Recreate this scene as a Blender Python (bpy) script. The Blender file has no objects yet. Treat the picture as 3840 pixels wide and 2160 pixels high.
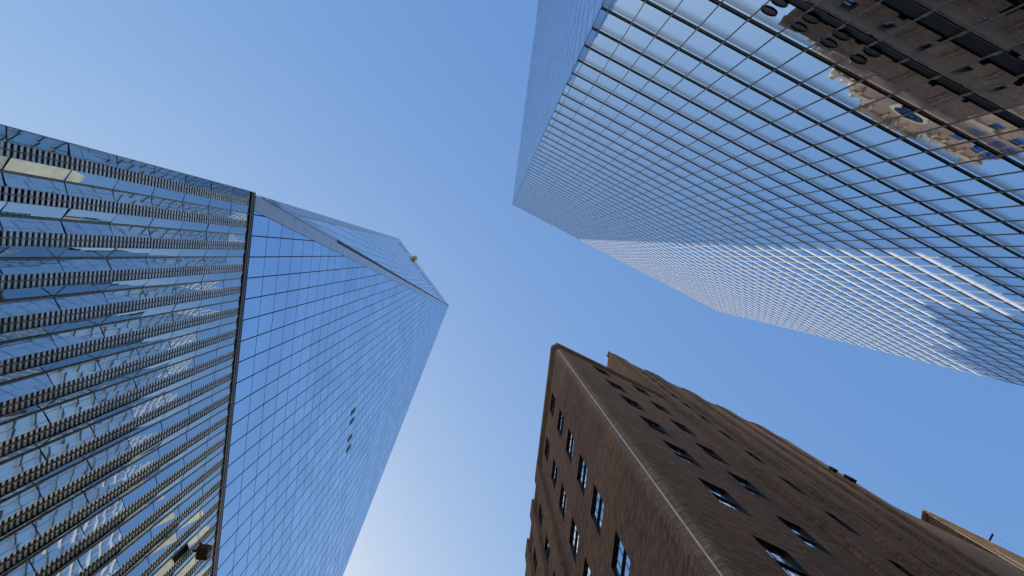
import bpy, math, random
from mathutils import Matrix, Vector
random.seed(7)
S = bpy.context.scene
COL = S.collection
R = math.radians

# ---------------------------------------------------------------- camera, sky, sun, exposure
F_PX = 2987.0
up = Vector((1834 - 1920, 956 - 1080, F_PX)).normalized()          # zenith seen in camera axes (right, down, forward)
X = (Vector((1, 0, 0)) - up.x * up).normalized()
Y = up.cross(X)
def cam2world(v): return Vector((X.dot(v), Y.dot(v), up.dot(v)))
cd = bpy.data.cameras.new('camera'); cam = bpy.data.objects.new('camera', cd); COL.objects.link(cam)
cx, cy, cz = cam2world(Vector((1, 0, 0))), cam2world(Vector((0, -1, 0))), cam2world(Vector((0, 0, -1)))
cam.matrix_world = Matrix(((cx.x, cy.x, cz.x, 0), (cx.y, cy.y, cz.y, 0), (cx.z, cy.z, cz.z, 0), (0, 0, 0, 1)))
cd.sensor_width = 36; cd.lens = F_PX / 3840 * 36; cd.clip_start = 0.1; cd.clip_end = 8000
S.camera = cam

SUN_AZ, SUN_EL = R(139), R(46.25)                                   # azimuth from +X towards +Y
W = bpy.data.worlds.new('World'); S.world = W; W.use_nodes = True
nt = W.node_tree; nt.nodes.clear()
sky = nt.nodes.new('ShaderNodeTexSky'); sky.sky_type = 'NISHITA'; sky.sun_disc = False
sky.sun_elevation = SUN_EL; sky.sun_rotation = R(90) - SUN_AZ
sky.air_density = 1.0; sky.dust_density = 0.7; sky.ozone_density = 1.2; sky.altitude = 0
hs = nt.nodes.new('ShaderNodeHueSaturation'); hs.inputs['Saturation'].default_value = 1.1
bg = nt.nodes.new('ShaderNodeBackground'); bg.inputs['Strength'].default_value = 0.12
wo = nt.nodes.new('ShaderNodeOutputWorld')
sx = nt.nodes.new('ShaderNodeSeparateColor'); cb_ = nt.nodes.new('ShaderNodeCombineColor'); nt.links.new(sky.outputs[0], sx.inputs[0])
for i_, (k_, ref, g_) in enumerate(((.90, .75, 1.14), (1.0, 1.4, .97), (1.0, 2.65, .5))):       # colour response of the clear city sky
    a_ = nt.nodes.new('ShaderNodeMath'); a_.operation = 'DIVIDE'; a_.inputs[1].default_value = ref; nt.links.new(sx.outputs[i_], a_.inputs[0])
    b_ = nt.nodes.new('ShaderNodeMath'); b_.operation = 'POWER'; b_.inputs[1].default_value = g_; nt.links.new(a_.outputs[0], b_.inputs[0])
    c_ = nt.nodes.new('ShaderNodeMath'); c_.operation = 'MULTIPLY'; c_.inputs[1].default_value = ref * k_; nt.links.new(b_.outputs[0], c_.inputs[0]); nt.links.new(c_.outputs[0], cb_.inputs[i_])
nt.links.new(cb_.outputs[0], hs.inputs['Color']); nt.links.new(hs.outputs[0], bg.inputs['Color']); nt.links.new(bg.outputs[0], wo.inputs['Surface'])
sl = bpy.data.lights.new('sun', 'SUN'); sl.energy = 4.5; sl.angle = R(0.53); sl.color = (1, 0.93, 0.82)
so = bpy.data.objects.new('sun', sl); COL.objects.link(so)
sd = Vector((math.cos(SUN_AZ) * math.cos(SUN_EL), math.sin(SUN_AZ) * math.cos(SUN_EL), math.sin(SUN_EL)))
so.rotation_euler = sd.to_track_quat('Z', 'Y').to_euler(); so.location = (0, 0, 600)
S.view_settings.view_transform = 'Standard'; S.view_settings.look = 'None'
S.view_settings.exposure = 1.10; S.view_settings.gamma = 1
S.cycles.max_bounces = 8; S.cycles.glossy_bounces = 5; S.cycles.transparent_max_bounces = 12

# ---------------------------------------------------------------- materials
def mat(name):
    m = bpy.data.materials.new(name); m.use_nodes = True; t = m.node_tree; t.nodes.clear()
    o = t.nodes.new('ShaderNodeOutputMaterial'); return m, t, o
def N(t, k, **kw):
    n = t.nodes.new(k)
    for a, b in kw.items(): setattr(n, a, b)
    return n
def ramp(t, fac, stops):
    r = N(t, 'ShaderNodeValToRGB'); t.links.new(fac, r.inputs[0])
    e = r.color_ramp.elements
    while len(e) < len(stops): e.new(0.5)
    for i, (p, c) in enumerate(stops):
        e[i].position = p; e[i].color = (*c, 1) if len(c) == 3 else c
    return r.outputs[0]
def math_(t, op, a, b=None, clamp=False):
    n = N(t, 'ShaderNodeMath', operation=op, use_clamp=clamp)
    for i, v in enumerate((a, b)):
        if v is None: continue
        if isinstance(v, (int, float)): n.inputs[i].default_value = v
        else: t.links.new(v, n.inputs[i])
    return n.outputs[0]

def plain(name, col, rough=0.6, metal=0.0, var=0.15, scale=1.5, spec=0.3):
    m, t, o = mat(name)
    p = N(t, 'ShaderNodeBsdfPrincipled'); t.links.new(p.outputs[0], o.inputs[0])
    tc = N(t, 'ShaderNodeTexCoord'); no = N(t, 'ShaderNodeTexNoise'); no.inputs['Scale'].default_value = scale; no.inputs['Detail'].default_value = 6
    t.links.new(tc.outputs['Object'], no.inputs[0])
    c = ramp(t, no.outputs[0], [(0.3, [x * (1 - var) for x in col]), (0.7, [min(1, x * (1 + var)) for x in col])])
    t.links.new(c, p.inputs['Base Color']); p.inputs['Roughness'].default_value = rough; p.inputs['Metallic'].default_value = metal
    p.inputs['Specular IOR Level'].default_value = spec
    return m

def mirror_glass(name, tint, rough=0.015, bump=0.004, bscale=0.5, var=0.06, frit=None, dark=(0.02, 0.03, 0.05), refl=0.85, cloud=0.0):
    """coated glass: tinted mirror over dark body; frit = (z0, pitch, start, amount, colour) pale ceramic band"""
    m, t, o = mat(name)
    tc = N(t, 'ShaderNodeTexCoord'); geo = N(t, 'ShaderNodeNewGeometry')
    no = N(t, 'ShaderNodeTexNoise'); no.inputs['Scale'].default_value = bscale; no.inputs['Detail'].default_value = 1.5
    t.links.new(tc.outputs['Object'], no.inputs[0])
    bp = N(t, 'ShaderNodeBump'); bp.inputs['Strength'].default_value = 1.0; bp.inputs['Distance'].default_value = bump
    t.links.new(no.outputs[0], bp.inputs['Height'])
    gl = N(t, 'ShaderNodeBsdfGlossy'); gl.inputs['Roughness'].default_value = rough; t.links.new(bp.outputs[0], gl.inputs['Normal'])
    isl = geo.outputs['Random Per Island']
    k = math_(t, 'MULTIPLY_ADD', isl, 2 * var)
    k.node.inputs[2].default_value = 1 - var
    if cloud:
        n2 = N(t, 'ShaderNodeTexNoise'); n2.inputs['Scale'].default_value = 0.11; n2.inputs['Detail'].default_value = 3
        t.links.new(tc.outputs['Object'], n2.inputs[0])
        k = math_(t, 'MULTIPLY', k, math_(t, 'MULTIPLY_ADD', n2.outputs[0], cloud * 2)); k.node.inputs[1].links[0].from_node.inputs[2].default_value = 1 - cloud
    vm = N(t, 'ShaderNodeVectorMath', operation='SCALE'); vm.inputs[0].default_value = tint; t.links.new(k, vm.inputs['Scale'])
    t.links.new(vm.outputs[0], gl.inputs['Color'])
    df = N(t, 'ShaderNodeBsdfDiffuse'); df.inputs['Color'].default_value = (*dark, 1)
    mx = N(t, 'ShaderNodeMixShader'); mx.inputs[0].default_value = refl
    t.links.new(df.outputs[0], mx.inputs[1]); t.links.new(gl.outputs[0], mx.inputs[2]); out = mx.outputs[0]
    if frit:
        z0, pitch, st, amt, fc = frit
        sp = N(t, 'ShaderNodeSeparateXYZ'); t.links.new(tc.outputs['Object'], sp.inputs[0])
        v = math_(t, 'DIVIDE', math_(t, 'SUBTRACT', sp.outputs[2], z0), pitch)
        v = math_(t, 'FRACT', math_(t, 'ADD', v, 100.0))
        mr = N(t, 'ShaderNodeMapRange', interpolation_type='SMOOTHSTEP'); t.links.new(v, mr.inputs[0])
        mr.inputs[1].default_value = st; mr.inputs[2].default_value = 1.0; mr.inputs[3].default_value = 0; mr.inputs[4].default_value = amt
        d2 = N(t, 'ShaderNodeBsdfDiffuse'); d2.inputs['Color'].default_value = (*fc, 1)
        m2 = N(t, 'ShaderNodeMixShader'); t.links.new(mr.outputs[0], m2.inputs[0]); t.links.new(out, m2.inputs[1]); t.links.new(d2.outputs[0], m2.inputs[2]); out = m2.outputs[0]
    t.links.new(out, o.inputs[0]); return m

def fin_glass(name):
    m, t, o = mat(name)
    tc = N(t, 'ShaderNodeTexCoord')
    no = N(t, 'ShaderNodeTexNoise'); no.inputs['Scale'].default_value = 0.55; no.inputs['Detail'].default_value = 2; t.links.new(tc.outputs['Object'], no.inputs[0])
    bp = N(t, 'ShaderNodeBump'); bp.inputs['Distance'].default_value = 0.003; t.links.new(no.outputs[0], bp.inputs['Height'])
    geo = N(t, 'ShaderNodeNewGeometry')
    c = ramp(t, geo.outputs['Random Per Island'], [(0, (0.42, 0.54, 0.60)), (0.6, (0.60, 0.72, 0.78)), (1, (0.84, 0.90, 0.92))])
    gl = N(t, 'ShaderNodeBsdfGlossy'); gl.inputs['Roughness'].default_value = 0.02; t.links.new(c, gl.inputs['Color']); t.links.new(bp.outputs[0], gl.inputs['Normal'])
    tr = N(t, 'ShaderNodeBsdfTransparent'); tr.inputs['Color'].default_value = (0.55, 0.72, 0.72, 1)
    mx = N(t, 'ShaderNodeMixShader'); mx.inputs[0].default_value = 0.74
    t.links.new(tr.outputs[0], mx.inputs[1]); t.links.new(gl.outputs[0], mx.inputs[2])
    t.links.new(mx.outputs[0], o.inputs[0]); return m

def brick(name, c1, c2, mortar, bw=0.27, bh=0.088, patch=0.35):
    m, t, o = mat(name)
    uv = N(t, 'ShaderNodeUVMap'); bt = N(t, 'ShaderNodeTexBrick')
    t.links.new(uv.outputs[0], bt.inputs['Vector'])
    bt.inputs['Scale'].default_value = 1; bt.inputs['Brick Width'].default_value = bw; bt.inputs['Row Height'].default_value = bh
    bt.inputs['Mortar Size'].default_value = 0.009; bt.inputs['Mortar Smooth'].default_value = 0.3; bt.inputs['Bias'].default_value = -0.1
    bt.inputs['Color1'].default_value = (*c1, 1); bt.inputs['Color2'].default_value = (*c2, 1); bt.inputs['Mortar'].default_value = (*mortar, 1)
    # streaks along courses and large patches
    mp = N(t, 'ShaderNodeMapping'); mp.inputs['Scale'].default_value = (0.9, 7, 1); t.links.new(uv.outputs[0], mp.inputs[0])
    n1 = N(t, 'ShaderNodeTexNoise'); n1.inputs['Scale'].default_value = 1.2; n1.inputs['Detail'].default_value = 8; t.links.new(mp.outputs[0], n1.inputs[0])
    n2 = N(t, 'ShaderNodeTexNoise'); n2.inputs['Scale'].default_value = 0.22; n2.inputs['Detail'].default_value = 5; t.links.new(uv.outputs[0], n2.inputs[0])
    s = math_(t, 'ADD', math_(t, 'MULTIPLY', n1.outputs[0], 1.5), math_(t, 'MULTIPLY', n2.outputs[0], patch * 2))
    s = math_(t, 'ADD', s, 0.25 - patch)
    vm = N(t, 'ShaderNodeVectorMath', operation='SCALE'); t.links.new(bt.outputs[0], vm.inputs[0]); t.links.new(s, vm.inputs['Scale'])
    n3 = N(t, 'ShaderNodeTexNoise'); n3.inputs['Scale'].default_value = 0.13; n3.inputs['Detail'].default_value = 7; n3.inputs['Roughness'].default_value = 0.65; t.links.new(uv.outputs[0], n3.inputs[0])
    tone = ramp(t, n3.outputs[0], [(0.34, (0.80, 0.80, 0.84)), (0.5, (1, 1, 1)), (0.66, (1.22, 1.08, 0.86))])
    v2 = N(t, 'ShaderNodeVectorMath', operation='MULTIPLY'); t.links.new(vm.outputs[0], v2.inputs[0]); t.links.new(tone, v2.inputs[1]); vm = v2
    p = N(t, 'ShaderNodeBsdfPrincipled'); p.inputs['Roughness'].default_value = 0.85; p.inputs['Specular IOR Level'].default_value = 0.2
    t.links.new(vm.outputs[0], p.inputs['Base Color'])
    bp = N(t, 'ShaderNodeBump'); bp.inputs['Distance'].default_value = 0.02; t.links.new(bt.outputs['Fac'], bp.inputs['Height']); bp.invert = True
    t.links.new(bp.outputs[0], p.inputs['Normal']); t.links.new(p.outputs[0], o.inputs[0]); return m

FL7, PITCH7 = 0.0, 4.134
M = dict(
    brown=brick('brown_brick', (0.17, 0.088, 0.060), (0.42, 0.235, 0.165), (0.23, 0.16, 0.13)),
    header=brick('corner_header_brick', (0.30, 0.175, 0.13), (0.44, 0.30, 0.23), (0.2, 0.14, 0.11), bw=0.36, bh=0.09, patch=0.15),
    tan=brick('bounce_lit_brick', (0.50, 0.27, 0.19), (0.66, 0.39, 0.28), (0.5, 0.35, 0.27), patch=0.3),  # brown brick with sunlight bounced off the blue glass put into its colour
    cream=plain('cream_stone', (0.42, 0.40, 0.36), 0.8, var=0.2, scale=0.6),
    stone=plain('bounce_lit_front', (0.78, 0.57, 0.37), 0.8, var=0.25, scale=0.6),  # paler than the brown walls: glass-reflected sun painted into the colour
    lit_crown=plain('bounce_lit_carving', (0.62, 0.42, 0.31), 0.8, var=0.3, scale=0.5),  # crown of the setback tower, pink glow of reflected sun in its colour
    line=plain('white_stone', (0.78, 0.72, 0.68), 0.7),
    cornice=plain('cornice_stone', (0.30, 0.21, 0.155), 0.8, var=0.3, scale=0.8),
    black=plain('black_metal', (0.012, 0.012, 0.014), 0.5),
    sash=plain('dark_sash', (0.018, 0.017, 0.018), 0.5),
    soffit=plain('soffit_shadow_metal', (0.015, 0.016, 0.018), 0.6),
    steel=plain('brushed_steel', (0.42, 0.44, 0.46), 0.38, 0.6, var=0.08),
    mull=plain('mullion_metal', (0.26, 0.255, 0.24), 0.5, 0.0),
    bracket=plain('bracket_metal', (0.30, 0.32, 0.33), 0.5),
    slat=plain('louvre_metal', (0.80, 0.84, 0.82), 0.32, 0.55, var=0.2, scale=0.25),
    slatdark=plain('inner_louvre_metal', (0.22, 0.24, 0.24), 0.5, 0.0, var=0.3, scale=0.25),
    edge=plain('bevel_stainless', (0.42, 0.46, 0.53), 0.32, 0.75, var=0.08),
    beige=plain('beige_paint', (0.36, 0.30, 0.20), 0.7),
    rust=plain('dark_rust_metal', (0.06, 0.045, 0.03), 0.7),
    asphalt=plain('asphalt', (0.05, 0.05, 0.052), 0.9, scale=3),
    paving=plain('concrete_paving', (0.28, 0.27, 0.25), 0.9, scale=2),
    ground=plain('ground_concrete', (0.22, 0.20, 0.17), 0.9, scale=0.02),
    paint=plain('road_paint', (0.75, 0.74, 0.7), 0.7),
    roof=plain('roof_gravel', (0.2, 0.19, 0.18), 0.9),
    g7=mirror_glass('blue_curtain_glass', (0.62, 0.755, 0.88), bump=0.006, bscale=0.45, var=0.035, frit=(0.42, 4.134, 0.66, 0.7, (0.50, 0.52, 0.58))),
    g1=mirror_glass('tower_mirror_glass', (0.70, 0.84, 0.98), bump=0.002, bscale=0.25, var=0.07, cloud=0.14),
    g1b=mirror_glass('tower_mirror_glass_far', (0.76, 0.86, 0.96), bump=0.004, bscale=0.25, var=0.04),
    gw=mirror_glass('window_glass', (0.92, 0.96, 1.0), bump=0.004, bscale=1.1, var=0.1, refl=0.92),
    gwd=mirror_glass('window_glass_dull', (0.42, 0.5, 0.62), bump=0.004, bscale=1.1, var=0.2),
    g7s=mirror_glass('blue_side_glass', (0.84, 0.89, 0.95), bump=0.004, bscale=0.45, var=0.03),
    fin=fin_glass('fin_glass'),
)

# ---------------------------------------------------------------- mesh helpers
class MB:
    def __init__(s): s.v = []; s.f = []; s.m = []; s.uv = []
    def poly(s, pts, mi=0, uv=None):
        b = len(s.v); s.v += [tuple(p) for p in pts]; s.f.append(tuple(range(b, b + len(pts)))); s.m.append(mi)
        s.uv.append(uv if uv else [(p[0] + p[1], p[2]) for p in pts])
    def box(s, a, b, mi=0, skip='', mb=None):
        x0, y0, z0 = a; x1, y1, z1 = b
        q = {'f': [(x0, y0, z0), (x1, y0, z0), (x1, y0, z1), (x0, y0, z1)], 'k': [(x1, y1, z0), (x0, y1, z0), (x0, y1, z1), (x1, y1, z1)],
             'l': [(x0, y1, z0), (x0, y0, z0), (x0, y0, z1), (x0, y1, z1)], 'r': [(x1, y0, z0), (x1, y1, z0), (x1, y1, z1), (x1, y0, z1)],
             't': [(x0, y0, z1), (x1, y0, z1), (x1, y1, z1), (x0, y1, z1)], 'b': [(x0, y1, z0), (x1, y1, z0), (x1, y0, z0), (x0, y0, z0)]}
        for k, p in q.items():
            if k in skip: continue
            uv = [(c[0] + c[1], c[2]) for c in p] if k in 'fklr' else [(c[0], c[1]) for c in p]
            s.poly(p, mb if (mb is not None and k == 'b') else mi, uv)
    def build(s, name, mats, frame=None, parent=None):
        me = bpy.data.meshes.new(name); me.from_pydata(s.v, [], s.f)
        if not isinstance(mats, (list, tuple)): mats = [mats]
        for x in mats: me.materials.append(x)
        me.polygons.foreach_set('material_index', s.m)
        ul = me.uv_layers.new(name='UVMap'); ul.data.foreach_set('uv', [c for f in s.uv for p in f for c in p])
        me.update()
        o = bpy.data.objects.new(name, me); COL.objects.link(o)
        attach(o, parent, frame); return o
WORLD = {}
def attach(o, parent, frame):
    fr = frame if frame is not None else Matrix()
    WORLD[o.name] = fr
    if parent is not None:
        o.parent = parent; o.matrix_parent_inverse = WORLD[parent.name].inverted()
    o.matrix_basis = fr
def thing(name, label, cat, loc, group=None):
    o = bpy.data.objects.new(name, None); COL.objects.link(o); o.empty_display_size = 2
    attach(o, None, Matrix.Translation(loc)); tag(o, label, cat, group); return o
def tag(o, label, cat, group=None):
    o['label'] = label; o['category'] = cat
    if group: o['group'] = group
def frame(origin, xd):                                             # x along wall, y into the wall, z up
    x = Vector((xd[0], xd[1], 0)).normalized(); y = Vector((-x.y, x.x, 0))
    return Matrix(((x.x, y.x, 0, origin[0]), (x.y, y.y, 0, origin[1]), (0, 0, 1, origin[2] if len(origin) > 2 else 0), (0, 0, 0, 1)))
def uvec(deg): return (math.cos(R(deg)), math.sin(R(deg)))
def px_of(p):                                                       # used only to sort parts by how large they show
    v = Vector(p); w = X * 0 + Vector((X.x * v.x + Y.x * v.y + up.x * v.z, X.y * v.x + Y.y * v.y + up.y * v.z, X.z * v.x + Y.z * v.y + up.z * v.z))
    if w.z <= 0.01: return (1e9, 1e9)
    return (1920 + F_PX * w.x / w.z, 1080 + F_PX * w.y / w.z)
def inview(p, mar=0): x, y = px_of(p); return -mar < x < 3840 + mar and -mar < y < 2160 + mar
def area_px(pts):
    q = [px_of(p) for p in pts]
    q = [(min(max(a, -50), 3890), min(max(b, -50), 2210)) for a, b in q]
    return abs(sum(q[i][0] * q[(i + 1) % len(q)][1] - q[(i + 1) % len(q)][0] * q[i][1] for i in range(len(q)))) / 2

GZ = -1.6
# ---------------------------------------------------------------- ground, road, pavements
g = MB(); g.poly([(-4000, -4000, GZ), (4000, -4000, GZ), (4000, 4000, GZ), (-4000, 4000, GZ)])
o = g.build('ground', M['ground']); o['kind'] = 'structure'
VD = uvec(96.8)                                                     # the street that runs between the towers
rd = MB(); rd.box((-150, 5.5, 0.004), (150, 14, 0.008)); o = rd.build('road', M['asphalt'], frame((0, 0, GZ), VD)); o['kind'] = 'structure'
mk = MB()
for i in range(-24, 25): mk.box((i * 6, 9.6, 0.012), (i * 6 + 3, 9.75, 0.014))
o = mk.build('road_marking', M['paint'], frame((0, 0, GZ), VD)); o['kind'] = 'structure'
pv = MB(); pv.box((-150, -4, 0.0), (150, 5.5, 0.13)); o = pv.build('pavement', M['paving'], frame((0, 0, GZ), VD)); o['kind'] = 'structure'
rd = MB(); rd.box((3, -11, 0.004), (160, -1, 0.010)); o = rd.build('side_road', M['asphalt'], frame((0, 0, GZ), uvec(26.7))); o['kind'] = 'structure'

# ---------------------------------------------------------------- curtain wall tower (steel blue glass)
C7 = (6.48, -14.27); H7 = 224.0
T7 = thing('glass_tower', 'tall blue glass tower gridded with dark floor bands, partly sunlit, top right', 'skyscraper', (C7[0], C7[1], GZ))
SB = 1.552                                                          # bay
def curtain(T, fr, sgn, nb, first, ztop, far=False):
    """sgn: +1 when bays run along +x of the frame. y<0 is outwards."""
    nfl = 55
    cells = []
    def bx(a): return sgn * a
    tot = first + nb * SB + first
    for k in range(nfl):
        zf = ztop - PITCH7 * (k + 1) ; zt = ztop - PITCH7 * k
        if zf < 6: break
        band = (0.14 if far else (0.46 if zf < 60 else 0.38)) if zf > 34 else (0.85 if zf > 30 else 1.25)
        for j in range(-1, nb + 1):
            a = 0 if j < 0 else first + j * SB
            b = first if j < 0 else (tot if j == nb else first + (j + 1) * SB)
            cells.append((k, j, a, b, zf + band, zt, band))
    rest = MB(); cand = []
    for c in cells:
        k, j, a, b, z0, z1, band = c
        e = [random.uniform(-.0022, .0022) for _ in range(3)]
        x0, x1 = sorted((bx(a + .03), bx(b - .03)))
        pts = [(x0, e[0], z0), (x1, e[1], z0), (x1, e[1] + e[2], z1 - .01), (x0, e[0] + e[2], z1 - .01)]
        w = [fr @ Vector(p) for p in pts]
        ctr = sum(w, Vector()) / 4
        vis = inview(ctr, 40)
        cand.append((area_px(w) if vis else 0, pts))
    cand.sort(key=lambda c: -c[0])
    ni = 0 if far else 100
    for ar, pts in cand[:ni]:
        m = MB(); m.poly(pts); m.build('window_pane', M['g7'], fr, T)
    for ar, pts in cand[ni:]: rest.poly(pts)
    o = rest.build('upper_window_panes' if not far else 'side_window_panes', M['g7s' if far else 'g7'], fr, T); o['kind'] = 'stuff'
    # floor bands
    x0, x1 = sorted((0, bx(tot)))
    allb = MB()
    for k in range(nfl):
        zf = ztop - PITCH7 * (k + 1)
        if zf < 6: break
        band = (0.14 if far else (0.46 if zf < 60 else 0.38)) if zf > 34 else (0.85 if zf > 30 else 1.25)
        m = allb if far else MB()
        m.box((x0, .05, zf - .02), (x1, .1, zf + band), 0, skip='klrtb')
        m.box((x0, -.03 if not far else -.004, zf - .03), (x1, .05, zf + .01), 1 if not far else 0, mb=0)
        if not far: m.build('floor_band', [M['soffit'], M['mull']], fr, T)
    if far: allb.build('side_floor_bands', [M['soffit'], M['mull']], fr, T)
    mm = MB()
    for j in range(nb + 1):
        x = bx(first + j * SB)
        m = mm if far else MB()
        m.box((x - (.026 if not far else .015), -.035 if not far else -.004, 6), (x + (.026 if not far else .015), .04, ztop + .3), 0)
        if not far: m.build('mullion', M['mull'], fr, T)
    if far: mm.build('side_mullions', M['mull'], fr, T)
    if not far:
        br = MB()
        for k in range(nfl):
            zf = ztop - PITCH7 * (k + 1)
            if zf < 6: break
            bg_ = 0.5 if zf < 34 else 0.16
            for j in range(nb + 1):
                x = bx(first + j * SB)
                if zf < 90: br.box((x - .04, -.07, zf - .05), (x + .04, -.038, zf + bg_), 0)
        o = br.build('mullion_brackets', M['bracket'], fr, T); o['kind'] = 'stuff'
    return tot
F7w = frame(C7, tuple(-c for c in uvec(27.3)))
tot7 = curtain(T7, F7w, -1, 42, 0.44, H7)
F7s = frame(C7, (0.1288, -0.9917))
curtain(T7, F7s, +1, 38, 0.44, H7, far=True)
# core body, set behind the glass, and parapet
e7 = Vector((*uvec(27.3), 0)); s7 = Vector((0.1288, -0.9917, 0)); c7 = Vector((*C7, 0))
def prism(mb, pts, z0, z1, mi=0):
    n = len(pts)
    for i in range(n):
        a, b = pts[i], pts[(i + 1) % n]; L = (Vector(b) - Vector(a)).length
        mb.poly([(a[0], a[1], z0), (b[0], b[1], z0), (b[0], b[1], z1), (a[0], a[1], z1)], mi, [(0, z0), (L, z0), (L, z1), (0, z1)])
    mb.poly([(p[0], p[1], z1) for p in pts], mi); mb.poly([(p[0], p[1], z0) for p in pts][::-1], mi)
def para(c, a, la, b, lb, ins):
    p = [c + a * ins + b * ins, c + a * (la - ins) + b * ins, c + a * (la - ins) + b * (lb - ins), c + a * ins + b * (lb - ins)]
    return [(q.x, q.y) for q in p]
mb = MB(); prism(mb, para(c7, e7, tot7, s7, 59.8, .17), GZ, H7 + .1); mb.build('core', M['soffit'], None, T7)
mb = MB()
mb.box((-tot7, -.06, H7 + .02), (0, .1, H7 + .32), 0); mb.box((-tot7, -.03, H7 + .55), (0, .06, H7 + .7), 0)
mb.build('parapet_rail', M['mull'], F7w, T7)
# round vents in the low dark row: four bays, two per bay
def ring(mb, cx_, cz_, r0, r1, y0, y1, n=28, mi=0, disc=1):
    for i in range(n):
        a, b = 2 * math.pi * i / n, 2 * math.pi * (i + 1) / n
        P = lambda r, t, y: (cx_ + r * math.cos(t), y, cz_ + r * math.sin(t))
        mb.poly([P(r1, a, y0), P(r1, b, y0), P(r1, b, y1), P(r1, a, y1)], mi)
        mb.poly([P(r0, a, y0), P(r0, b, y0), P(r1, b, y0), P(r1, a, y0)], mi)
        mb.poly([P(r0, a, y0), P(r0, b, y0), P(r0, b, y1), P(r0, a, y1)], disc)
    mb.poly([(cx_ + r0 * math.cos(2 * math.pi * i / n), y1 - .004, cz_ + r0 * math.sin(2 * math.pi * i / n)) for i in range(n)], disc)
VENTS = [(7.0 + i * SB, z) for i in range(4) for z in (34.95, 36.25)]
for sx, z in VENTS:
    mb = MB(); ring(mb, 0, 0, .36, .40, -.05, .0)
    mb.build('round_vent', [M['soffit'], M['black']], F7w @ Matrix.Translation((-sx, -.004, z)), T7)

# ---------------------------------------------------------------- bevelled mirror tower on a finned podium
B0 = Vector((-16.25, -4.37, 0)); ud = Vector((*uvec(96.6), 0)); wd = Vector((-ud.y, ud.x, 0))   # wd points away from the camera
T1 = thing('mirror_tower', 'very tall faceted glass tower rising to a point over a podium of folded glass fins', 'skyscraper', (B0.x, B0.y, GZ))
PODH = 56.5; ROOF = 415.0
FP = frame((B0.x, B0.y), (ud.x, ud.y))
mb = MB(); prism(mb, [(p.x, p.y) for p in (B0 + ud * .0 + wd * .55, B0 + ud * 61 + wd * .55, B0 + ud * 61 + wd * 61, B0 + wd * 61)], GZ, PODH - .2)
mb.build('podium_core', M['black'], None, T1)
# louvres
mb = MB(); z = 6.0
while z < PODH - .3:
    mb.box((0, .40, z), (61, .50, z + .18), 0); z += .387
mb.build('louvre_wall', M['slatdark'], FP, T1)
def fold(s, h):
    pts = [(20, .50), (28, .50), (32, .48), (35, .43), (39, .36), (43, .26), (47, .18), (51, .12), (54, .06), (57, .03)]
    h = max(20, min(57, h))
    for (a, pa), (b, pb) in zip(pts, pts[1:]):
        if a <= h <= b: v = pa + (pb - pa) * (h - a) / (b - a); break
    return v * min(1.0, .3 + .17 * s)
MOD = 1.524; ROWH = 4.06
fins = []
for r in range(13):
    z1 = PODH - r * ROWH; z0 = z1 - ROWH
    if z0 < 4: break
    for c in range(0, 40):
        s0 = -.52 + c * MOD                                          # start of pane A
        hm = (z0 + z1) / 2
        j = random.uniform(-.05, .05) * min(1, max(.1, (56 - z0) / 18))
        pa0, pa1 = fold(max(s0, 0), z0 + .8) + j, fold(max(s0, 0), z1 - .8) + j
        q = .72
        e = .012
        if c > 0:
            A = [(s0 + .02, .36 - pa0, z0 + e), (s0 + .50, .36, z0 + e), (s0 + .50, .36, z1 - e), (s0 + .02, .36 - pa1, z1 - e)]
        else: A = None
        Bp = [(s0 + .55, .36, z0 + e), (s0 + 1.05, .36 - pa0 * q, z0 + e), (s0 + 1.05, .36 - pa1 * q, z1 - e), (s0 + .55, .36, z1 - e)]
        if c == 0: Bp = [(0.0, .36 - .02, z0 + e), (s0 + 1.05, .36 - pa0 * q, z0 + e), (s0 + 1.05, .36 - pa1 * q, z1 - e), (0.0, .36 - .02, z1 - e)]
        w = [FP @ Vector(p) for p in (A or Bp)[:1] + Bp[1:3] + (A or Bp)[3:]]
        ctr = sum(w, Vector()) / 4
        fins.append((area_px(w) if inview(ctr, 60) else 0, A, Bp))
lv = MB()
for c in range(0, 40):
    s0 = -.52 + c * MOD; z = 6.1
    while z < PODH - .3:
        y = .36 - .62 * fold(max(s0, 0), z) + .03
        lv.box((s0 + 1.0, y, z), (s0 + 1.58, y + .03, z + .18), 0); z += .387
lv.build('projecting_louvres', M['slat'], FP, T1)
fins.sort(key=lambda f: -f[0])
def finmesh(mb, A, Bp):
    for P in (A, Bp):
        if not P: continue
        mb.poly(P, 0)
        # dark edge clips top and bottom, slim free edge
        for (a, b) in ((P[0], P[1]), (P[3], P[2])):
            s = .035 if a[2] == P[0][2] else -.035
            off = -.006
            mb.poly([(a[0], a[1] + off, a[2]), (b[0], b[1] + off, b[2]), (b[0], b[1] + off, b[2] + s), (a[0], a[1] + off, a[2] + s)], 1)
        fe = (P[0], P[3]) if P is A else (P[1], P[2])
        d = .02 if P is A else -.02
        a, b = fe
        mb.poly([(a[0], a[1] - .004, a[2]), (a[0] + d, a[1] - .004, a[2]), (b[0] + d, b[1] - .004, b[2]), (b[0], b[1] - .004, b[2])], 2)
for ar, A, Bp in fins[:100]:
    mb = MB(); finmesh(mb, A, Bp); mb.build('folded_glass_fin', [M['fin'], M['black'], M['steel']], FP, T1)
mb = MB()
for ar, A, Bp in fins[100:]: finmesh(mb, A, Bp)
o = mb.build('remaining_glass_fins', [M['fin'], M['black'], M['steel']], FP, T1); o['kind'] = 'stuff'
mb = MB()
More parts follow.
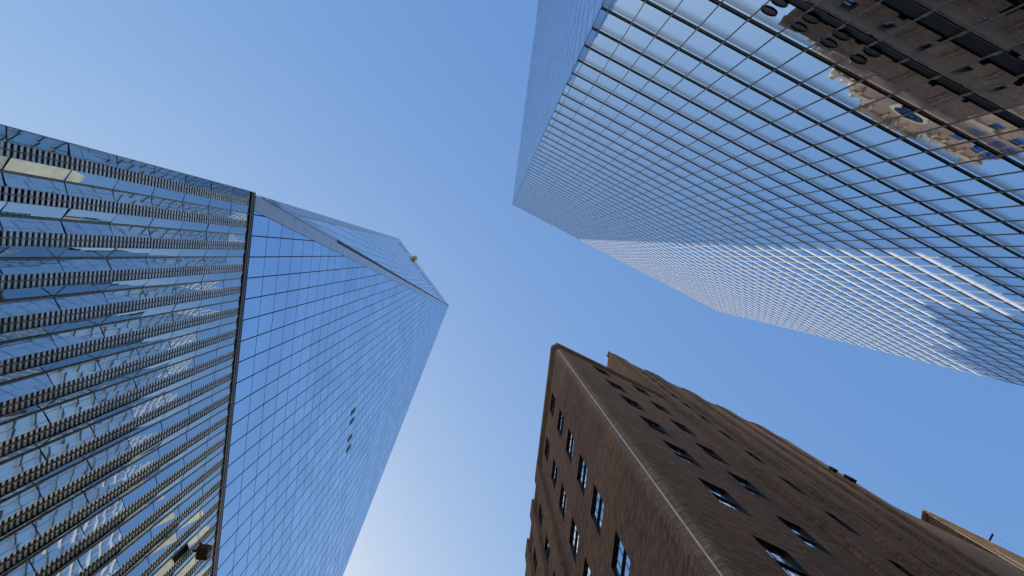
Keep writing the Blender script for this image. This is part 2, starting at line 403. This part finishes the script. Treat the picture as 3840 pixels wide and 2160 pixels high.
for c in range(0, 40):
    s0 = -.52 + c * MOD
    if c: mb.box((s0 + .495, .33, 6), (s0 + .555, .43, PODH - .25), 0)      # hinge posts
    z = 6.0
    while z < PODH - .6:                                            # posts in front of the louvres, in storey lengths
        ze = min(z + 2.03, PODH - .25); y = .36 - .62 * fold(max(s0, 0), (z + ze) / 2) - .03
        mb.box((s0 + 1.27, y, z), (s0 + 1.31, y + .05, ze), 0); z += 2.03
o = mb.build('fin_posts', M['rust'] if False else M['mull'], FP, T1)
mb = MB(); mb.box((-.03, .3, 6), (.0, .55, PODH), 0); mb.build('corner_trim', M['steel'], FP, T1)
mb = MB()
mb.box((0, .27, PODH - .03), (61, .9, PODH + .20), 0); mb.box((0, .22, PODH + .21), (61, .9, PODH + .27), 1)
mb.box((0, .27, PODH + .28), (61, .9, PODH + .70), 0); mb.box((0, .24, PODH - .12), (61, .30, PODH - .04), 1)
mb.build('podium_coping', [M['black'], M['steel']], FP, T1)
# tower shaft
BZ = PODH + 1.0
b0 = B0 + wd * .35 + ud * .1
def V3(v, z): return Vector((v.x, v.y, z))
c0, c1, c2, c3 = V3(b0, BZ), V3(b0 + ud * 60.8, BZ), V3(b0 + ud * 60.8 + wd * 60.8, BZ), V3(b0 + wd * 60.8, BZ)
t0 = Vector((-21.0, 26.5, ROOF)); t3 = Vector((-46.82, -8.56, ROOF))
cen = (c0 + c2) / 2; t2 = Vector((2 * cen.x - t0.x, 2 * cen.y - t0.y, ROOF)); t1_ = Vector((2 * cen.x - t3.x, 2 * cen.y - t3.y, ROOF))
# body just behind the panels (shrunk)
mb = MB()
def shrink(p, d=.12):
    q = Vector((cen.x - p.x, cen.y - p.y, 0)).normalized() * d; return p + q
k0, k1, k2, k3, m0, m1, m2, m3 = [shrink(p) for p in (c0, c1, c2, c3, t0, t1_, t2, t3)]
for tri in ((k0, k1, m0), (k1, m1, m0), (k1, k2, m1), (k2, m2, m1), (k2, k3, m2), (k3, m3, m2), (k3, k0, m3), (k0, m0, m3)): mb.poly(tri, 0)
mb.poly([m0, m1, m2, m3], 0); mb.build('shaft', M['soffit'], None, T1)
def clip(poly, a, b, c):                                            # keep a*x+b*y+c >= 0
    out = []
    for i in range(len(poly)):
        p, q = poly[i], poly[(i + 1) % len(poly)]
        dp, dq = a * p[0] + b * p[1] + c, a * q[0] + b * q[1] + c
        if dp >= 0: out.append(p)
        if (dp >= 0) != (dq >= 0):
            t = dp / (dp - dq); out.append((p[0] + (q[0] - p[0]) * t, p[1] + (q[1] - p[1]) * t))
    return out
def facet(A, B, Cc, strip, pname, gm, gapx, gapz, indiv, pitch=1.524, holes=None, inward=None):
    """triangle with horizontal side A-B and apex Cc; panels in a grid, metal strip along the slanted sides"""
    ex = (B - A).normalized(); mid = (A + B) / 2
    ez = Cc - A; ez = (ez - ez.dot(ex) * ex); H = ez.length; ez.normalize(); n = ex.cross(ez)
    if n.dot(mid - cen) < 0 and inward is None: n = -n
    L = (B - A).length; cxp = (Cc - A).dot(ex)
    to3 = lambda x, y, d=0: A + ex * x + ez * y + n * d
    # slanted side half-planes (inside positive), unit normals
    def line(p, q, ref):
        a, b = -(q[1] - p[1]), q[0] - p[0]; l = math.hypot(a, b); a /= l; b /= l; c = -(a * p[0] + b * p[1])
        if a * ref[0] + b * ref[1] + c < 0: a, b, c = -a, -b, -c
        return a, b, c
    ref = (L / 2, H / 3)
    l1, l2 = line((0, 0), (cxp, H), ref), line((L, 0), (cxp, H), ref)
    cand = []
    ny = int(H / ROWH) + 1; nx = int(L / pitch) + 2
    off = (L / 2) % pitch
    for i in range(-1, nx):
        for j in range(ny):
            x0, x1 = off + (i - 0) * pitch - pitch + gapx / 2, off + i * pitch - gapx / 2
            y0, y1 = j * ROWH + gapz / 2, (j + 1) * ROWH - gapz / 2
            p = [(x0, y0), (x1, y0), (x1, y1), (x0, y1)]
            p = clip(p, 0, 1, 0); 
            if p: p = clip(p, 1, 0, 0)
            if p: p = clip(p, -1, 0, L)
            if p: p = clip(p, l1[0], l1[1], l1[2] - strip[0])
            if p: p = clip(p, l2[0], l2[1], l2[2] - strip[1])
            if len(p) < 3: continue
            mx_ = (x0 + x1) / 2; my = (y0 + y1) / 2
            if holes and holes(mx_, my, L, H): continue
            e = random.uniform(-.003, .003), random.uniform(-.003, .003)
            w = [to3(a, b, e[0] * (a - mx_) + e[1] * (b - my) * .5) for a, b in p]
            c = sum(w, Vector()) / len(w)
            cand.append((area_px(w) if inview(c, 20) else 0, w, [(a, b) for a, b in p]))
    cand.sort(key=lambda c: -c[0])
    for ar, w, u in cand[:indiv]:
        mb = MB(); mb.poly(w, 0, u); mb.build('glass_panel', gm, None, T1)
    mb = MB()
    for ar, w, u in cand[indiv:]: mb.poly(w, 0, u)
    o = mb.build(pname, gm, None, T1); o['kind'] = 'stuff'
    # edge strips as long thin panels with joints
    mb = MB()
    for (p, q, ln, sw) in (((0, 0), (cxp, H), l1, strip[0]), ((L, 0), (cxp, H), l2, strip[1])):
        if sw <= 0: continue
        ll = math.hypot(q[0] - p[0], q[1] - p[1]); ns = int(ll / 4.1)
        for i in range(ns):
            a, b = (i + .006) / ns, (i + .994) / ns
            P = lambda t, o_: (p[0] + (q[0] - p[0]) * t + ln[0] * o_, p[1] + (q[1] - p[1]) * t + ln[1] * o_)
            pl = [P(a, .03), P(b, .03), P(b, sw - .04), P(a, sw - .04)]
            pl = clip(pl, 0, 1, 0); 
            if pl: pl = clip(pl, 0, -1, H)
            ol = l2 if ln is l1 else l1
            if pl: pl = clip(pl, ol[0], ol[1], ol[2] - .03)
            if len(pl) > 2: mb.poly([to3(x, y, .01) for x, y in pl], 0)
    if mb.f: mb.build('bevel_strip', M['edge'], None, T1)
    return to3, L, H, n
SW = 1.2
toR, LR, HR, nR = facet(c0, c1, t0, (SW, 0), 'podium_side_panels', M['g1'], .085, .11, 100)
toL, LL, HL, nL = facet(t0, t3, c0, (.7, 1.2), 'apex_side_panels', M['g1b'], .07, .05, 0)
facet(t0, t1_, c1, (0, 0), 'hidden_side_panels', M['g1b'], .07, .05, 0)
# dark reveal along the fold
mb = MB(); d = (t0 - c0); a = c0 + d * .09; b = c0 + d * .995; sd_ = nR.cross(d.normalized()) * .16; o1 = (nR + nL).normalized() * .06
mb.poly([a - sd_ + o1, b - sd_ + o1, b + sd_ + o1, a + sd_ + o1]); mb.poly([a - sd_, b - sd_, b - sd_ + o1, a - sd_ + o1]); mb.poly([a + sd_, b + sd_, b + sd_ + o1, a + sd_ + o1])
mb.build('fold_reveal', M['soffit'], None, T1)
def slab(to3, x0, x1, y0, y1, d0, d1, mb, mi=0):
    P = [to3(x, y, d) for d in (d0, d1) for x, y in ((x0, y0), (x1, y0), (x1, y1), (x0, y1))]
    for q in ((4, 5, 6, 7), (0, 1, 5, 4), (1, 2, 6, 5), (2, 3, 7, 6), (3, 0, 4, 7)): mb.poly([P[i] for i in q], mi)
# row of small openings just under the roof edge (left facet; y measured down from the roof)
for i in (0, 1, 2, 3, 5, 6, 7, 8, 9, 11, 12, 13, 14, 15, 17, 18, 19, 20):
    mb = MB(); xx = 36.6 - i * 1.5
    slab(toL, xx - .5, xx + .5, 52.5, 60.5, -.02, .06, mb); mb.build('roof_level_opening', M['black'], None, T1)
for xx, yy in ((27.35, 57.0), (28.75, 56.8), (31.2, 56.6), (32.7, 56.4)):
    mb = MB(); slab(toR, xx - .3, xx + .3, yy, yy + 3.4, -.02, .05, mb); mb.build('dark_opening', M['black'], None, T1)
mb = MB(); slab(toL, 0, LL, -.8, .5, -.05, .08, mb); mb.build('roof_coping', M['steel'], None, T1)

# ---------------------------------------------------------------- brown brick building
K = 1.18
CB = Vector((3.885 * K, 5.313 * K, 0)); eD = Vector((*uvec(26.2), 0)); vD = Vector((*uvec(96.8), 0)); nI = Vector((-eD.y, eD.x, 0)); mI = Vector((vD.y, -vD.x, 0))
TB = thing('brick_building', 'dark brown brick building with a thin white line down its corner, bottom right', 'building', (CB.x, CB.y, GZ))
FE = frame((CB.x, CB.y), (eD.x, eD.y))                              # x = s along the street front
FS = frame((CB.x, CB.y), (-vD.x, -vD.y))                            # x = -s
def wall(mb, x0, x1, z0, z1, ops, y=0.0, rev=.24, mi=0, mo=0):
    xs = sorted({x0, x1, *[o[0] for o in ops], *[o[1] for o in ops]}); zs = sorted({z0, z1, *[o[2] for o in ops], *[o[3] for o in ops]})
    xs = [a for a in xs if x0 <= a <= x1]; zs = [a for a in zs if z0 <= a <= z1]
    for i in range(len(xs) - 1):
        run = None
        for j in range(len(zs) - 1):
            cxm, czm = (xs[i] + xs[i + 1]) / 2, (zs[j] + zs[j + 1]) / 2
            if any(o[0] < cxm < o[1] and o[2] < czm < o[3] for o in ops): continue
            p = [(xs[i], y, zs[j]), (xs[i + 1], y, zs[j]), (xs[i + 1], y, zs[j + 1]), (xs[i], y, zs[j + 1])]
            mb.poly(p, mi, [(a[0], a[2]) for a in p])
    mo = mo or mi
    for a, b, c, d in ops:
        for q in ([(a, y, c), (a, y + rev, c), (a, y + rev, d), (a, y, d)], [(b, y + rev, c), (b, y, c), (b, y, d), (b, y + rev, d)],
                  [(a, y, d), (a, y + rev, d), (b, y + rev, d), (b, y, d)], [(a, y + rev, c), (a, y, c), (b, y, c), (b, y + rev, c)]):
            mb.poly(q, mo, [(p[0] + p[1], p[2]) for p in q])
def make_window(w, h, bright=True):
    """recessed steel sash window, origin bottom centre at the outer wall plane"""
    y = .085
    f = MB(); t = .055
    f.box((-w / 2, y, 0), (-w / 2 + t, y + .1, h)); f.box((w / 2 - t, y, 0), (w / 2, y + .1, h))
    f.box((-w / 2 + t, y, 0), (w / 2 - t, y + .1, t)); f.box((-w / 2 + t, y, h - t), (w / 2 - t, y + .1, h))
    f.box((-w / 2 + t, y - .035, h * .47), (w / 2 - t, y + .05, h * .47 + .09))          # meeting rail
    for q in (-w / 6, w / 6):
        f.box((q - .012, y + .012, t), (q + .012, y + .03, h * .47)); f.box((q - .012, y + .002, h * .47 + .09), (q + .012, y + .02, h - t))
    p = MB(); tl = random.uniform(-.01, .01)
    p.poly([(-w / 2 + t, y + .022, t), (w / 2 - t, y + .022 + tl, t), (w / 2 - t, y + .022 + tl, h * .47), (-w / 2 + t, y + .022, h * .47)])
    p.poly([(-w / 2 + t, y + .012, h * .47 + .09), (w / 2 - t, y + .012 - tl, h * .47 + .09), (w / 2 - t, y + .012 - tl, h - t), (-w / 2 + t, y + .012, h - t)])
    return f, p
PROTO = {}
def window(parent, fr, xc, z0, w, h, y=0.0, gm='gw', name='window'):
    key = (round(w, 2), round(h, 2), gm, name); mx = fr @ Matrix.Translation((xc, y, z0))
    if key not in PROTO:
        f, p = make_window(w, h); a = f.build(name, M['sash'], mx, parent); b = p.build('pane', M[gm], mx, a)
        b.matrix_parent_inverse = Matrix(); b.matrix_basis = Matrix(); PROTO[key] = (a, b)
    else:
        pa, pb = PROTO[key]; a = pa.copy(); COL.objects.link(a); attach(a, parent, mx)
        b = pb.copy(); COL.objects.link(b); b.parent = a; b.matrix_parent_inverse = Matrix(); b.matrix_basis = Matrix()
    return a
WH = 2.35
def ops_from(cols, heads, w, h, kk=K):
    return [((c - w / 2) * kk, (c + w / 2) * kk, (t - h) * kk, t * kk) for c in cols for t in heads]
heads = [17.6 - 4.6, 17.6, 22.25, 26.88, 31.1, 35.7, 40.25, 45.2]
TOP1 = 47.6
# --- street-side south front (frame x = -s)
colS = [3.05, 5.58, 9.0, 11.45, 14.0, 16.6, 19.2, 21.8, 24.4]
opsS = [(-b, -a, c, d) for a, b, c, d in ops_from(colS[:2], heads, 1.06, WH) + ops_from(colS[2:], [h_ - .9 for h_ in heads], .95, WH)]
mb = MB(); wall(mb, -48, -.3 * K, GZ, TOP1 * K, opsS, mo=1); mb.build('south_wall', [M['brown'], M['sash']], FS, TB)
for a, b, c, d in opsS:
    P = FS @ Vector(((a + b) / 2, 0, (c + d) / 2))
    if inview(P, 60): window(TB, FS, (a + b) / 2, c, b - a, d - c)
# --- piers between the window bays
mb = MB()
for a, b, zt in ((7.3, 8.3, 48.0), (9.75, 10.75, 48.3), (12.2, 13.3, 48.3), (14.8, 15.9, 48.3), (17.4, 18.5, 48.3), (20, 21.1, 48.3), (22.6, 23.7, 48.3)):
    mb.box((-b * K, -.15, GZ), (-a * K, 0, zt * K), 0, skip='k')
mb.build('south_pier', M['brown'], FS, TB)
# --- east front, low corner block
opsE = ops_from([2.71], heads, .93, WH) + ops_from([5.16], heads, .88, WH)
S2 = 7.2; S2E = 25.0; TOP2 = 68.4
mb = MB(); wall(mb, .3 * K, S2 * K, GZ, TOP1 * K, opsE, mo=1); mb.build('east_wall', [M['brown'], M['sash']], FE, TB)
for a, b, c, d in opsE:
    if inview(FE @ Vector(((a + b) / 2, 0, (c + d) / 2)), 60): window(TB, FE, (a + b) / 2, c, b - a, d - c)
# --- east front, tall block with narrow piers
heads2 = [65.2, 61.8, 58.4, 54.9, 51.3, 47.3, 42.9, 38.4, 33.7, 29.1, 24.4, 19.7]
col2 = [9.66, 13.0, 16.45, 19.9, 22.9]
ops2 = ops_from(col2[:1], heads2, .86, 2.3) + ops_from(col2[1:], heads2, .66, 2.3)
mb = MB(); wall(mb, S2 * K, S2E * K, GZ, TOP2 * K, ops2, rev=.6, mo=1); mb.build('east_wall', [M['brown'], M['sash']], FE, TB)
for a, b, c, d in ops2:
    if inview(FE @ Vector(((a + b) / 2, 0, (c + d) / 2)), 60): window(TB, FE, (a + b) / 2, c, b - a, d - c, y=.36, gm='gwd')
for a, b, zt in ((7.2, 8.95, 69.0), (10.9, 12.45, 69.2), (14.35, 15.9, 69.2), (17.8, 19.35, 69.2), (21.3, 22.7, 69.2)):
    mb = MB(); mb.box((a * K, -.13, GZ), (b * K, 0, zt * K), 0, skip='k'); mb.box(((a + .35) * K, -.2, GZ), ((b - .35) * K, -.13, (zt - .9) * K), 0, skip='k')
    mb.build('brick_pier', M['brown'], FE, TB)
# --- low link and far block, its front coloured as if lit by bounced sun
ops3 = ops_from([26.2, 29.6, 33.0], [40, 35.4, 30.8, 26.2], .66, 2.3)
XF, PT = 33.8, 61.2
mb = MB(); wall(mb, S2E * K, XF * K, GZ, 50.6 * K, ops3); mb.build('east_wall', M['brown'], FE, TB)
ops4 = ops_from([36.6 + 3.45 * i for i in range(11)], [57.5, 53, 48.4, 43.8, 39.2], .8, 2.3)
mb = MB(); wall(mb, XF * K, 78 * K, GZ, PT * K, ops4, y=-.01, mo=1); mb.build('bounce_lit_wall', [M['stone'], M['sash']], FE, TB)
for a, b, c, d in ops3 + ops4:
    if inview(FE @ Vector(((a + b) / 2, 0, (c + d) / 2)), 30): window(TB, FE, (a + b) / 2, c, b - a, d - c, gm='gwd')
for i in range(12):
    mb = MB(); a = (34.6 + i * 3.45) * K; mb.box((a, -.10, GZ), (a + 1.1, -.01, (PT - 1.2) * K), 0, skip='k'); mb.box((a + .3, -.14, GZ), (a + .8, -.10, (PT - 2) * K), 0, skip='k')
    mb.build('bounce_lit_pier', M['tan'], FE, TB)
mb = MB()
for z_, o_ in ((57.9, .10), (59.3, .16), (60.2, .28), (61.0, .20)): mb.box((XF * K, -o_ - .01, z_ * K), (78 * K, -.01, (z_ + .28) * K), 0)
mb.build('bounce_lit_cornice', M['stone'], FE, TB)
c_ = CB + eD * (XF * K)
FX = frame(((c_ + vD * 12).x, (c_ + vD * 12).y), (-vD.x, -vD.y))
mb = MB(); wall(mb, 0, 12, GZ, PT * K, []); mb.box((0, -.15, PT * K - 1), (12.1, 0, PT * K - .2), 0); mb.build('far_block_side_wall', M['brown'], FX, TB)
# --- body volumes, so that the blocks are solid and cast their shade
def body(name, s0, s1, v0, v1, z, m, z0=GZ, ins=.55):
    c = CB + eD * (s0 * K) + vD * (v0 * K)
    mb = MB(); la = (s1 - s0) * K; lb = (v1 - v0) * K
    p = [c + eD * ins + vD * ins, c + eD * (la - ins * .0) + vD * ins, c + eD * la + vD * lb, c + eD * ins + vD * lb]
    prism(mb, [(q.x, q.y) for q in p], z0, z); return mb.build(name, m, None, TB)
body('corner_block_roof', 0, S2 + 1, 0, 42, (TOP1 - .6) * K, M['roof'], ins=.9)
body('link_roof', S2E - 2, 40, 0, 16, 49.4 * K, M['roof'], ins=.9)
# tall block side walls
def sidewall(name, c, a, L, z0, z1, m):
    mb = MB(); fr = frame((c.x, c.y), (a.x, a.y)); wall(mb, 0, L, z0, z1, []); return mb.build(name, m, fr, TB)
mb = MB(); c = CB + eD * (S2 * K)
P = [c, c + eD * ((S2E - S2) * K), c + eD * ((S2E - S2) * K) + vD * 20, c + vD * 20]
P2 = [P[0] + nI * .02 , P[1] + nI * .02, P[2], P[3]]
for i in (1, 2, 3):
    a, b = P[i], P[(i + 1) % 4]; L = (b - a).length
    mb.poly([(a.x, a.y, 40), (b.x, b.y, 40), (b.x, b.y, TOP2 * K), (a.x, a.y, TOP2 * K)], 0, [(0, 40), (L, 40), (L, TOP2 * K), (0, TOP2 * K)])
mb.build('tall_block_wall', M['brown'], None, TB)
body('tall_block_core', S2, S2E, 0, 16.5, (TOP2 - .8) * K, M['soffit'], ins=.9)
body('far_block_core', XF, 78, 0, 14, 60 * K, M['soffit'], ins=.9)
# --- chamfered corner with the pale line
ca, cb = CB + eD * (.3 * K), CB + vD * (.3 * K); cw = (ca - cb).length
FC = frame((cb.x, cb.y), ((ca - cb).x, (ca - cb).y))
mb = MB(); wall(mb, 0, cw, GZ, TOP1 * K, []); mb.build('chamfered_corner', M['header'], FC, TB)
# toothed header courses either side of the chamfer
mb = MB(); z = GZ; i = 0
while z < (TOP1 - .7) * K:
    wd2 = .17 if i % 2 else .30
    mb.box((-.3 * K - wd2, -.004, z), (-.3 * K, 0, z + .30), 0, skip='k'); z += .36; i += 1
mb.build('corner_teeth', M['header'], FS, TB)
mb = MB(); z = GZ; i = 0
while z < (TOP1 - .7) * K:
    wd2 = .17 if i % 2 else .30
    mb.box((.3 * K, -.004, z), (.3 * K + wd2, 0, z + .30), 0, skip='k'); z += .36; i += 1
mb.build('corner_teeth', M['header'], FE, TB)
mb = MB(); mb.box((cw / 2 - .022, -.02, GZ), (cw / 2 + .022, 0, TOP1 * K + .5), 0, skip='k'); mb.build('white_corner_line', M['line'], FC, TB)
# cornices
def cornice(z, out, th, name, m):
    mb = MB(); zz = z * K
    mb.box((-8.6 * K, -out, zz), (-.3 * K, .3, zz + th), 0); mb.build(name, m, FS, TB)
    mb = MB(); mb.box((.3 * K, -out, zz), (S2 * K, .3, zz + th), 0); mb.build(name, m, FE, TB)
    mb = MB(); q_ = out * .42; mb.poly([(-q_, -out, zz + th), (-q_, -out, zz), (cw + q_, -out, zz), (cw + q_, -out, zz + th)], 0); mb.poly([(-q_, -out, zz), (0, .3, zz), (cw, .3, zz), (cw + q_, -out, zz)], 0); mb.poly([(-q_, -out, zz + th), (cw + q_, -out, zz + th), (cw, .3, zz + th), (0, .3, zz + th)], 0); mb.build(name, m, FC, TB)
cornice(46.2, .07, .16, 'cornice', M['cornice']); cornice(46.75, .13, .12, 'cornice', M['cornice']); cornice(47.45, .10, 1.1, 'parapet', M['brown'])
mb = MB(); mb.box((-48, -.05, 46.3 * K), (-8.6 * K, .3, 46.3 * K + 1.6)); mb.build('parapet', M['brown'], FS, TB)
mb = MB(); mb.box((S2 * K, -.03, TOP2 * K - .2), (S2E * K, .4, TOP2 * K + .35)); mb.build('parapet', M['brown'], FE, TB)
# --- setback tower of the same building (seen mirrored in the blue glass)
DT = 17.0
FT = frame(((CB + nI * DT).x, (CB + nI * DT).y), (eD.x, eD.y))
TW = dict(x0=24.0, x1=58.0)
prof = [(20, 24, 119), (24, 28, 123), (28, 33, 126.5), (33, 37, 130), (37, 47.5, 134.5), (47.5, 52, 131), (52, 57.5, 130.5), (57.5, 64, 117)]
opsT = []
for i in range(15):
    for j in range(10):
        xx = 21.5 + i * 2.9 + (.7 if i % 2 else 0); zt = 127 - j * 4.9
        pr = [p for p in prof if p[0] <= xx - .9 and xx + .9 <= p[1]]
        if pr and zt < pr[0][2] - 2.5 and not (abs(xx - 42) < 4.4 and zt > 120): opsT.append((xx - .9, xx + .9, zt - 2.8, zt))
opsT = opsT[:100]
mb = MB()
for a, b, z in prof: wall(mb, a, b, 60, z, [o_ for o_ in opsT if a <= o_[0] and o_[1] <= b])
# side and back walls, roofs
for a, b, z in prof: mb.box((a, 0, 60), (b, 25, z), 1, skip='fb')
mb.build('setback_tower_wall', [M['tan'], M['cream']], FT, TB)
mb = MB(); mb.box((TW['x0'] - 3, .5, 60), (TW['x1'], 24, 114), 0); mb.build('setback_tower_core', M['soffit'], FT, TB)
for a, b, c, d in opsT: window(TB, FT, (a + b) / 2, c, b - a, d - c, gm='gwd')
mb = MB()
for a, b, z in prof:
    mb.box((a - .3, -.5, z - 1.2), (b + .3, 0, z - .5), 0); mb.box((a, -.3, z), (b, .8, z + .6), 0)
    x = a + .6
    while x < b - .6:
        hh = random.choice((1.0, 1.6, 2.4)); mb.box((x, -.35, z + .6), (x + .8, .6, z + .6 + hh), 0); mb.box((x + .2, -.45, z - 3.2), (x + .6, 0, z - 1.2), 0); x += random.choice((1.7, 2.3, 2.9))
for z_ in (90, 104, 117): mb.box((20, -.25, z_), (64, 0, z_ + .6), 0)
mb.build('carved_stone_crown', M['lit_crown'], FT, TB)
mb = MB(); ring(mb, 42, 126.3, 2.4, 3.1, -.35, .0, 36, 0, 1)
for q in (-1.2, 0, 1.2): mb.box((39.8, -.2, 126.2 + q), (44.2, -.1, 126.35 + q), 2); mb.box((41.9 + q, -.22, 124.2), (42.05 + q, -.12, 128.4), 2)
mb.build('round_window', [M['stone'], M['gwd'], M['sash']], FT, TB)

mb = MB(); mb.box((29, 12, 60), (56, 30, 153), 0); mb.build('added_shadow_block', M['cream'], FT, TB)  # hidden block added behind the tower for its shadow on the blue glass

# ---------------------------------------------------------------- small separate things
# lamp housing on the podium front
def place(name, label, cat, fr, group=None):
    o = bpy.data.objects.new(name, None); COL.objects.link(o); attach(o, None, fr); tag(o, label, cat, group); return o
fx = FP @ Matrix.Translation((23.6, -.1, 51.2)) @ Matrix.Scale(1.3, 4)
t = place('lamp_housing', 'small dark rusty box lamp bracketed to the folded glass fins of the podium', 'lamp housing', fx)
mb = MB(); mb.box((-.28, -.62, -.32), (.30, -.08, .28), 0); mb.box((-.06, -.66, -.37), (.10, -.60, .32), 1); mb.box((-.33, -.10, .28), (.34, .0, .34), 0)
mb.build('housing', [M['rust'], M['beige']], fx, t)
mb = MB(); mb.box((-.05, -.1, -.05), (.05, .2, .05), 0); mb.build('bracket', M['black'], fx, t)
def flood(s, z, label, sc):
    fx = FE @ Matrix.Translation((s * K, -.13, z * K))
    t = place('floodlight', label, 'floodlight', fx, 'floodlights on the brick wall')
    mb = MB(); mb.box((-.26 * sc, -.30, -.45 * sc), (.26 * sc, -.05, .45 * sc), 0); mb.box((-.30 * sc, -.33, -.5 * sc), (.30 * sc, -.29, .5 * sc), 0)
    mb.build('housing', M['black'], fx, t)
    mb = MB(); mb.box((-.04, -.12, -.04), (.04, .15, .04), 0); mb.box((-.36 * sc, -.06, -.72 * sc), (.36 * sc, -.02, -.56 * sc), 1); mb.build('bracket', [M['black'], M['line']], fx, t)
flood(21.7, 53.2, 'smaller dark floodlight on the brick wall, nearer the white corner line', .8)
flood(22.5, 52.2, 'larger dark floodlight on the brick wall, farther from the white corner line', 1.15)
# round dish past the roof edge of the mirror tower
dc = toL(LL * .70, -1.9, .5)
DF = Matrix.Translation(dc)
t = place('roof_dish', 'tiny round beige dish sticking out past the roof edge of the mirror tower', 'dish', DF)
mb = MB()
for i in range(24):
    a, b = 2 * math.pi * i / 24, 2 * math.pi * (i + 1) / 24
    P = lambda r, tt, z: (.85 * r * math.cos(tt), .85 * r * math.sin(tt), z)
    mb.poly([P(0, 0, -.25), P(.8, a, -.15), P(.8, b, -.15)], 0); mb.poly([P(.8, a, -.15), P(1.6, a, .15), P(1.6, b, .15), P(.8, b, -.15)], 0); mb.poly([P(1.6, a, .15), P(1.6, a, .35), P(1.6, b, .35), P(1.6, b, .15)], 0)
mb.build('dish_face', M['beige'], DF, t)
mb = MB()
for i in range(8):
    a = math.pi * i / 4; c_, s_ = math.cos(a), math.sin(a)
    mb.poly([(-.05 * s_, .05 * c_, -.3), (1.6 * c_ - .05 * s_, 1.6 * s_ + .05 * c_, .1), (1.6 * c_ + .05 * s_, 1.6 * s_ - .05 * c_, .1), (.05 * s_, -.05 * c_, -.3)])
q = -nL * 3; mb.poly([(0, .06, .2), (q.x, q.y + .06, .2), (q.x, q.y - .06, .2), (0, -.06, .2)])
mb.build('rib', M['rust'], DF, t)
# outrigger arm with a wire on the pale parapet
fx = FE @ Matrix.Translation((39.8 * K, -.25, 61.2 * K))
t = place('outrigger_arm', 'thin dark arm with a wire sticking out over the tan roof edge', 'bracket arm', fx)
mb = MB(); mb.box((-.07, -.75, 0), (.07, .2, .14)); mb.build('arm', M['black'], fx, t)
mb = MB()
for x1_, y1_ in ((-.9, .2), (9, .1)):
    n_ = 6
    for i in range(n_):
        a, b = i / n_, (i + 1) / n_; f = lambda u: (x1_ * u, -.72 + (y1_ + .72) * u, .16 - .1 * math.sin(math.pi * u))
        p, q = f(a), f(b); mb.poly([p, q, (q[0], q[1] + .012, q[2] + .02), (p[0], p[1] + .012, p[2] + .02)])
mb.build('wire', M['black'], fx, t)
# sunlit stone block down the street, outside the frame: it shows in the glass fins
FO = frame((-44, -82), (1, .12))
t = thing('stone_office_block', 'cream stone office block seen only reflected in the folded glass fins', 'building', (-10, -78, GZ))
mb = MB(); ops = [(4 + i * 4.2, 6.2 + i * 4.2, 5 + j * 4.6, 7.8 + j * 4.6) for i in range(14) for j in range(8)]
FO2 = frame((20, -76), (-1, -.12))
wall(mb, 0, 64, GZ, 46, ops); mb.box((0, .5, GZ), (64, 30, 46), 0, skip='f'); mb.build('wall', M['cream'], FO2, t)
mb = MB(); mb.box((.3, .45, GZ), (63.7, .48, 45)); mb.build('glazing', M['gwd'], FO2, t)
mb = MB(); mb.box((-.4, -.5, 44.5), (64.4, .2, 46.2)); mb.build('cornice', M['cream'], FO2, t)
